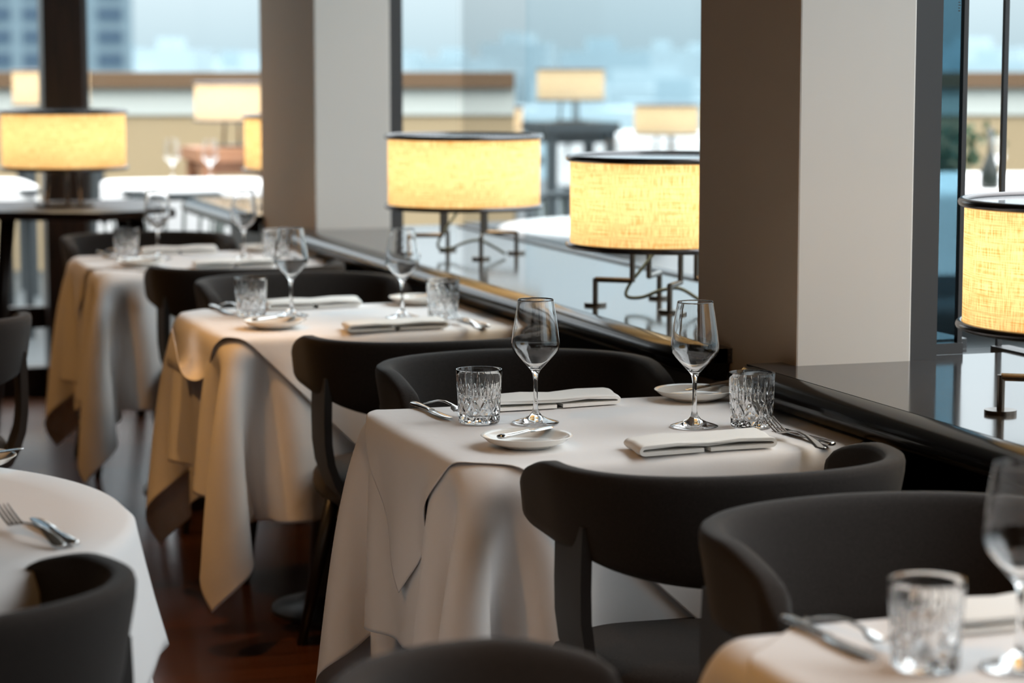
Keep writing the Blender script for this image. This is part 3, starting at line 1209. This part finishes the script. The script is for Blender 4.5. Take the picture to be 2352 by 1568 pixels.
# ------------------------------------------------------------------ drum lamps
def lamp_proto(style):
    t = thing('drum_lamp', '', 'lamp', group='lit drum lamps with woven shades')
    R, z0, z1 = 0.226, 0.146, 0.352
    n, rows = 72, 6
    V, F, UV = [], [], []
    for i in range(rows + 1):
        for j in range(n + 1):
            a = 2 * pi * j / n
            V.append((R * cos(a), R * sin(a), z0 + (z1 - z0) * i / rows))
            UV.append((j / n, i / rows))
    for i in range(rows):
        for j in range(n):
            F.append((i * (n + 1) + j, i * (n + 1) + j + 1, (i + 1) * (n + 1) + j + 1, (i + 1) * (n + 1) + j))
    s = mesh_obj('lamp_shade', V, F, 'shade', t)
    ul = s.data.uv_layers.new(name='UVMap')
    for l in s.data.loops:
        ul.data[l.index].uv = UV[l.vertex_index]
    for z in (z0, z1):
        MB().tube([((R + 0.004) * cos(2 * pi * j / 72), (R + 0.004) * sin(2 * pi * j / 72), z) for j in range(72)], 0.0075, 10, closed=True).build('rim_ring', 'ring', t, True)
    MB().disc(R - 0.004, z1 - 0.004, z1, 64).build('top_diffuser', 'opal', t, autosm=40)
    if style == 'tripod':
        for k in range(4):
            a = pi / 2 * k + radians(72)
            ca, sa = cos(a), sin(a)
            b = a + radians(22)
            leg = MB()
            leg.tube([(0.165 * ca, 0.165 * sa, 0.006), (0.165 * ca, 0.165 * sa, 0.0655)], 0.0068, 10)
            leg.tube([(0.165 * ca, 0.165 * sa, 0.062), (0.085 * cos(b), 0.085 * sin(b), 0.062)], 0.0068, 10)
            leg.tube([(0.085 * cos(b), 0.085 * sin(b), 0.0585), (0.085 * cos(b), 0.085 * sin(b), z0 + 0.10)], 0.0068, 10)
            lo = leg.build('leg', 'bronze', t, autosm=50)
            MB().disc(0.027, 0.0, 0.007, 28, 0.165 * ca, 0.165 * sa).build('foot_disc', 'bronze', lo, autosm=40)
        kp = [Vector(p) for p in ((0, 0, 0.24), (0.0, 0.0, 0.165), (-0.045, 0.0, 0.105), (-0.092, -0.005, 0.052), (-0.102, -0.015, 0.026), (-0.07, -0.03, 0.024), (-0.03, -0.045, 0.040), (0.01, -0.065, 0.046), (0.04, -0.10, 0.026), (0.055, -0.14, 0.007), (0.06, -0.17, 0.005))]
        c = []
        for i in range(1, len(kp) - 2):
            for q in range(6):
                t_ = q / 6
                p0, p1, p2, p3 = kp[i - 1:i + 3]
                c.append(0.5 * (2 * p1 + (p2 - p0) * t_ + (2 * p0 - 5 * p1 + 4 * p2 - p3) * t_ ** 2 + (3 * p1 - p0 - 3 * p2 + p3) * t_ ** 3))
        MB().tube(c, 0.0042, 8).build('cable', 'cable', t, True)
    else:
        for k in range(3):
            a = 2 * pi * k / 3 + 0.5
            MB().tube([(0.075 * cos(a), 0.075 * sin(a), 0.01), (0.06 * cos(a), 0.06 * sin(a), z0 + 0.1)], 0.008, 10).build('leg', 'bronze', t, True)
        MB().disc(0.11, 0.0, 0.012, 40).build('base', 'bronze', t, autosm=40)
    MB().tube([(0, 0, z0 + 0.085), (0, 0, z0 + 0.06)], [0.018, 0.018], 16).build('bulb_holder', 'bronze', t, autosm=40)
    bx = MB()
    bx.tube([(-0.088, 0, z0 + 0.095), (0.088, 0, z0 + 0.095)], 0.007, 8)
    bx.tube([(0, -0.088, z0 + 0.0975), (0, 0.088, z0 + 0.0975)], 0.007, 8)
    bx.build('support_cross', 'bronze', t)
    MB().lathe([(0, -0.032), (0.02, -0.026), (0.032, -0.006), (0.032, 0.006), (0.022, 0.024), (0.0, 0.032)], 24).build('bulb', 'bulb', t, True, loc=(0, 0, z0 + 0.135))
    return t


LAMP_W = 3.9


def bulb_light(root, power):
    for k in range(4):
        a = pi / 2 * k + 0.4
        ld = bpy.data.lights.new('bulb_glow', 'POINT')
        ld.energy = power / 4
        ld.color = (1.0, 0.82, 0.56)
        ld.shadow_soft_size = 0.03
        lo = bpy.data.objects.new('bulb_glow', ld)
        COL.objects.link(lo)
        lo.parent = root
        lo.location = (0.085 * cos(a), 0.085 * sin(a), 0.255)


LG = 'lit drum lamps with woven shades'
lt = lamp_proto('tripod')
lp_lamps = []
specs = [((2.185, 5.33, LZ), 0, 'glowing drum lamp on the window ledge, its right part hidden by the taupe column'),
         ((2.17, 6.87, LZ), 18, 'glowing drum lamp on the window ledge beside the white column face, fully visible'),
         ((2.215, 3.49, LZ), 4, 'glowing drum lamp on the ledge cut by the right frame edge, weave in detail'),
         ((2.26, 9.25, LZ), 30, 'sliver of a glowing drum lamp beside the far taupe column')]
roots = []
for i, (loc, rz, lab) in enumerate(specs):
    r = lt if i == 0 else copy_tree(lt)
    r.location = loc
    r.rotation_euler = (0, 0, radians(rz))
    r['label'] = lab
    roots.append(r)
lf = lamp_proto('foot')
lf.location = (1.30, 9.03, 0.85)
lf['label'] = 'glowing drum lamp on the dark wooden console at the far left'
terr = [((2.65, 12.25, 0.92), 'glowing drum lamp outside on the reddish timber stand'),
        ((2.045, 14.69, 0.96), 'glowing drum lamp outside, left of the dark wooden post'),
        ((5.62, 15.40, 0.955), 'pale lamp reflection built as a lamp on a tall dark stand beyond the middle window'),  # this and the next two stand in for lamp reflections in the glass
        ((5.64, 17.16, 0.66), 'pale lamp reflection built as a lamp just above the fully visible ledge lamp'),
        ((6.49, 15.82, 0.70), 'pale lamp reflection built as a lamp beside the round white terrace table')]
troots = []
for loc, lab in terr:
    r = copy_tree(lf if not troots else troots[0])
    if not troots:
        for c in [c for c in COL.objects if c.parent == r and c.name.startswith('lamp_shade')]:
            c.data = c.data.copy()
            c.data.materials[0] = M['shade_pale']
    r.location = loc
    r['label'] = lab
    troots.append(r)
for r in roots + [lf]:
    bulb_light(r, LAMP_W)
for r in troots:
    bulb_light(r, LAMP_W * 0.9)

# console by the dark post
cs = thing('console_table', 'dark wooden console with slanted legs under the far left lamp', 'table', (0, 0, 0))
MB().prism([(0.92, 8.90), (1.37, 8.66), (1.67, 8.80), (1.67, 9.42), (0.92, 9.48)], 0.818, 0.85).build('table_top', 'dark_wood', cs, bevel=0.004)
for (x0, y0, x1, y1) in ((1.08, 8.96, 1.00, 8.90), (1.53, 8.85, 1.60, 8.80), (1.06, 9.36, 0.98, 9.42), (1.56, 9.32, 1.63, 9.38)):
    MB().tube([(x0, y0, 0.820), (x1, y1, 0.0)], [0.030, 0.020], 10).build('leg', 'dark_wood', cs, True)

# ------------------------------------------------------------------ terrace and city outside
struct('ground', MB().box(-8, 2.56, 10.36, 26, -0.25, -0.02).box(2.66, 16, -6, 26, -0.25, -0.02), 'terrace')
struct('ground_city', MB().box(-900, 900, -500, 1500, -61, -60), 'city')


def obox(cx, cy_, ang, hl, hd, z0, z1):
    c, s = cos(ang), sin(ang)
    return MB().prism([(cx + a * hl * c - b * hd * s, cy_ + a * hl * s + b * hd * c) for a, b in ((-1, -1), (1, -1), (1, 1), (-1, 1))], z0, z1)


def parapet(x0, y0, x1, y1, label):
    t = thing('terrace_parapet', label, 'parapet', (0, 0, 0))
    ang = math.atan2(y1 - y0, x1 - x0)
    cx, cy2, hl = (x0 + x1) / 2, (y0 + y1) / 2, math.hypot(x1 - x0, y1 - y0) / 2
    obox(cx, cy2, ang, hl, 0.16, 1.19, 1.29).build('timber_cap', 'rail_wood', t)
    obox(cx, cy2, ang, hl, 0.10, 1.01, 1.19).build('pale_band', 'rail_white', t)
    obox(cx, cy2, ang, hl, 0.08, -0.02, 1.01).build('tan_cladding', 'rail_tan', t)


parapet(-1.5, 17.47, 5.17, 15.25, 'terrace parapet with brown timber cap beyond the left and middle windows')
parapet(7.60, 14.42, 10.5, 13.45, 'terrace parapet with brown timber cap beyond the right-hand window')


def terrace_table(x, y, hw, hd, rz, label, rnd=False, low=0.36):
    t = thing('terrace_table', label, 'table', (x, y, -0.02), rz, 'terrace tables under white cloths')
    MB().box(-hw, hw, -hd, hd, 0.73, 0.755).build('table_top', 'wicker_dark', t)
    for sx in (-1, 1):
        for sy in (-1, 1):
            MB().box(sx * (hw - .06) - .02, sx * (hw - .06) + .02, sy * (hd - .06) - .02, sy * (hd - .06) + .02, 0, 0.73).build('leg', 'wicker_dark', t)
    n = 40
    V, F = [], []
    rows = [(0.0, 0.770), (0.985, 0.770), (1.02, 0.76), (1.03, 0.72), (1.05, 0.5 * (0.72 + low)), (1.08, low)]
    for k, (s, z) in enumerate(rows):
        for j in range(n):
            a = 2 * pi * j / n
            if rnd:
                ux, uy = cos(a), sin(a)
            else:
                ux = math.copysign(abs(cos(a)) ** 0.35, cos(a))
                uy = math.copysign(abs(sin(a)) ** 0.35, sin(a))
            f_ = 1 + (0.035 * sin(8 * a) if k > 3 else 0)
            V.append((max(s, 0.01) * hw * 1.01 * ux * f_, max(s, 0.01) * hd * 1.01 * uy * f_, z))
    for k in range(len(rows) - 1):
        for j in range(n):
            F.append((k * n + j, k * n + (j + 1) % n, (k + 1) * n + (j + 1) % n, (k + 1) * n + j))
    F.append(tuple(range(n)))
    c = mesh_obj('terrace_tablecloth', V, F, 'linen', loc=(x, y, -0.02), rz=rz)
    tag(c, label.replace('table under', 'cloth over table,').replace('terrace table', 'terrace tablecloth')[:100], 'tablecloth', 'white cloths on the terrace tables')
    return t


tts = [(2.45, 12.45, 0.42, 0.42, 0.0, False, 'white-clothed terrace table straight behind the farthest indoor table'),
       (1.20, 12.75, 0.45, 0.45, 0.0, False, 'white-clothed terrace table left of the dark wooden post'),
       (3.55, 8.75, 0.60, 0.60, 0.0, True, 'round white-clothed terrace table just outside the middle window'),
       (7.60, 18.9, 0.75, 0.6, -0.32, False, 'white-clothed terrace table far off beyond the column-hidden lamp'),
       (6.65, 11.2, 0.9, 0.9, -0.32, False, 'white-clothed terrace table outside the right-hand window')]
for x, y, hw, hd, rz, rnd, lab in tts:
    terrace_table(x, y, hw, hd, rz, lab, rnd, 0.62 if 'left of the dark' in lab else 0.36)


def stand(x, y, z, hw, m, label):
    t = thing('lamp_stand', label, 'side table', (x, y, -0.02))
    MB().box(-hw, hw, -hw, hw, z - 0.07, z).build('stand_top', m, t)
    MB().box(-hw * .8, hw * .8, -hw * .8, hw * .8, z - 0.14, z - 0.07).build('apron', m, t)
    for sx in (-1, 1):
        for sy in (-1, 1):
            MB().box(sx * hw * .8 - .03, sx * hw * .8 + .03, sy * hw * .8 - .03, sy * hw * .8 + .03, 0, z - 0.07).build('leg', m, t)


stand(2.85, 13.2, 0.92, 0.26, 'red_wood', 'reddish timber stand outside behind the near terrace table')
troots[0].location = (2.85, 13.2, 0.90)
stand(2.09, 14.69, 0.98, 0.25, 'wicker_dark', 'dark lamp stand outside left of the wooden post')
stand(5.62, 15.40, 0.975, 0.26, 'wicker_dark', 'tall dark stand under the reflected lamp beyond the middle window')  # this and the next two carry the lamps added for reflections
stand(5.64, 17.16, 0.68, 0.30, 'wicker_dark', 'low dark stand under the reflected lamp beyond the parapet end')
stand(6.49, 15.82, 0.72, 0.30, 'wicker_dark', 'low dark stand under the reflected lamp right of the tall one')


def terrace_chair_proto():
    t = thing('terrace_chair', '', 'chair', group='slatted terrace chairs outside')
    MB().box(-0.24, 0.24, -0.23, 0.23, 0.42, 0.45).build('seat', 'wicker', t, bevel=0.008)
    b = MB()
    pts = [(-0.26, 0.05), (-0.25, -0.15), (-0.17, -0.26), (0, -0.29), (0.17, -0.26), (0.25, -0.15), (0.26, 0.05)]
    b.tube([(x, y, 0.80 if i in (2, 3, 4) else (0.76 if i in (1, 5) else 0.68)) for i, (x, y) in enumerate(pts)], 0.018, 8)
    b.build('top_rail', 'wicker_dark', t, True)
    for i in range(13):
        q = i / 12 * (len(pts) - 1)
        k = min(int(q), len(pts) - 2)
        f_ = q - k
        x = pts[k][0] * (1 - f_) + pts[k + 1][0] * f_
        y = pts[k][1] * (1 - f_) + pts[k + 1][1] * f_
        zt = 0.79 - 0.12 * abs(i / 6 - 1) ** 2
        MB().tube([(x, y, zt), (x * 0.9, y * 0.85, 0.44)], 0.008, 6).build('slat', 'wicker', t, True)
    for sx in (-1, 1):
        for sy in (-1, 1):
            MB().tube([(sx * 0.21, sy * 0.20, 0.43), (sx * 0.24, sy * 0.23, 0.0)], 0.014, 8).build('leg', 'wicker_dark', t, True)
    return t


TC = Proto(terrace_chair_proto())
for x, y, rz, lab in [(2.02, 10.98, 10, 'slatted terrace chair behind the pair of wine glasses on the farthest table'),
                      (3.75, 10.0, 170, 'slatted terrace chair outside below the fully visible ledge lamp'),
                      (4.55, 10.9, 150, 'slatted terrace chair outside between the two middle ledge lamps'),
                      (5.25, 12.6, 200, 'slatted terrace chair outside behind the lamp by the taupe column'),
                      (3.35, 13.6, 180, 'slatted terrace chair outside by the far taupe column'),
                      (4.35, 6.05, 200, 'slatted terrace chair just outside the glass beside the right-hand lamp')]:
    TC.place((x, y, -0.02), radians(rz), lab)

# glasses on the terrace tables
for i, (x, y, lab) in enumerate([(2.33, 12.35, 'wine glass on the near terrace table, left of a pair'), (2.50, 12.22, 'wine glass on the near terrace table, right of a pair'),
                                 (6.35, 11.0, 'wine glass on the terrace table outside the right-hand window, left one'), (6.55, 11.35, 'wine glass on the terrace table outside the right-hand window, right one')]):
    WG.place((x, y, 0.752), 0.2, lab, 'wine glasses on the terrace tables')
bt = MB().lathe([(0, 0), (0.045, 0), (0.05, 0.02), (0.045, 0.09), (0.02, 0.16), (0.012, 0.19), (0.012, 0.30), (0, 0.30)], 24).build('dark_bottle', 'wax', smooth=True, loc=(6.05, 10.55, 0.752))
tag(bt, 'dark long-necked bottle on the terrace table outside the right-hand window', 'bottle')


# planter
def planter(x, y, label, seed):
    rng = random.Random(seed)
    t = thing('terrace_planter', label, 'planter', (x, y, -0.02))
    MB().box(-0.35, 0.35, -0.2, 0.2, 0, 0.62).build('planter_box', 'wicker_dark', t, bevel=0.01)
    V, F = [], []
    for i in range(420):
        p = Vector((rng.uniform(-.36, .36), rng.uniform(-.22, .22), rng.uniform(.60, .98)))
        d = Vector((rng.gauss(0, 1), rng.gauss(0, 1), rng.gauss(0.4, 1))).normalized() * 0.07
        s = d.cross(Vector((rng.gauss(0, 1), rng.gauss(0, 1), rng.gauss(0, 1)))).normalized() * 0.022
        n = len(V)
        V += [p, p + d * .5 + s, p + d, p + d * .5 - s]
        F.append((n, n + 1, n + 2, n + 3))
    fo = mesh_obj('foliage', V, F, 'green', t, False)
    return t


planter(7.0, 12.9, 'dark planter with green shrub outside the right-hand window', 1)

# office tower at the left, floors of dark window bands
tw = thing('office_tower', 'grey office tower with rows of dark windows beyond the left windows', 'building', (20.8, 162.0, -60), -0.14)
MB().box(-12, 6.9, -8, 8, 0, 105).build('facade', 'tower_wall', tw)
for k in range(36):
    z = 52 + k * 1.42
    if z > 103:
        break
    wb = MB()
    for j in range(8):
        x = -11.4 + j * 2.3
        wb.box(x, x + 1.55, -8.12, -7.9, z, z + 0.85)
    wb.build('window_row', 'tower_glass', tw)

# city blocks, their haze given by pale blue-grey colour alone
rng = random.Random(4)
city = []


def block(px, d, hw, top, dk):
    ang = YAW + atan((px - 1176) / 5553)
    x, y = d * sin(ang), d * cos(ang)
    if all(math.hypot(x - a, y - b) > (hw + c) * 1.5 for a, b, c, _, _ in city):
        city.append((x, y, hw, top, dk))


for px in np.linspace(300, 2300, 60):
    d = rng.uniform(300, 560)
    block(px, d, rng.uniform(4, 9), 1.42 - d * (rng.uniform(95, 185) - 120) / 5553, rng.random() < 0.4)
for i in range(60):
    d = rng.uniform(140, 290)
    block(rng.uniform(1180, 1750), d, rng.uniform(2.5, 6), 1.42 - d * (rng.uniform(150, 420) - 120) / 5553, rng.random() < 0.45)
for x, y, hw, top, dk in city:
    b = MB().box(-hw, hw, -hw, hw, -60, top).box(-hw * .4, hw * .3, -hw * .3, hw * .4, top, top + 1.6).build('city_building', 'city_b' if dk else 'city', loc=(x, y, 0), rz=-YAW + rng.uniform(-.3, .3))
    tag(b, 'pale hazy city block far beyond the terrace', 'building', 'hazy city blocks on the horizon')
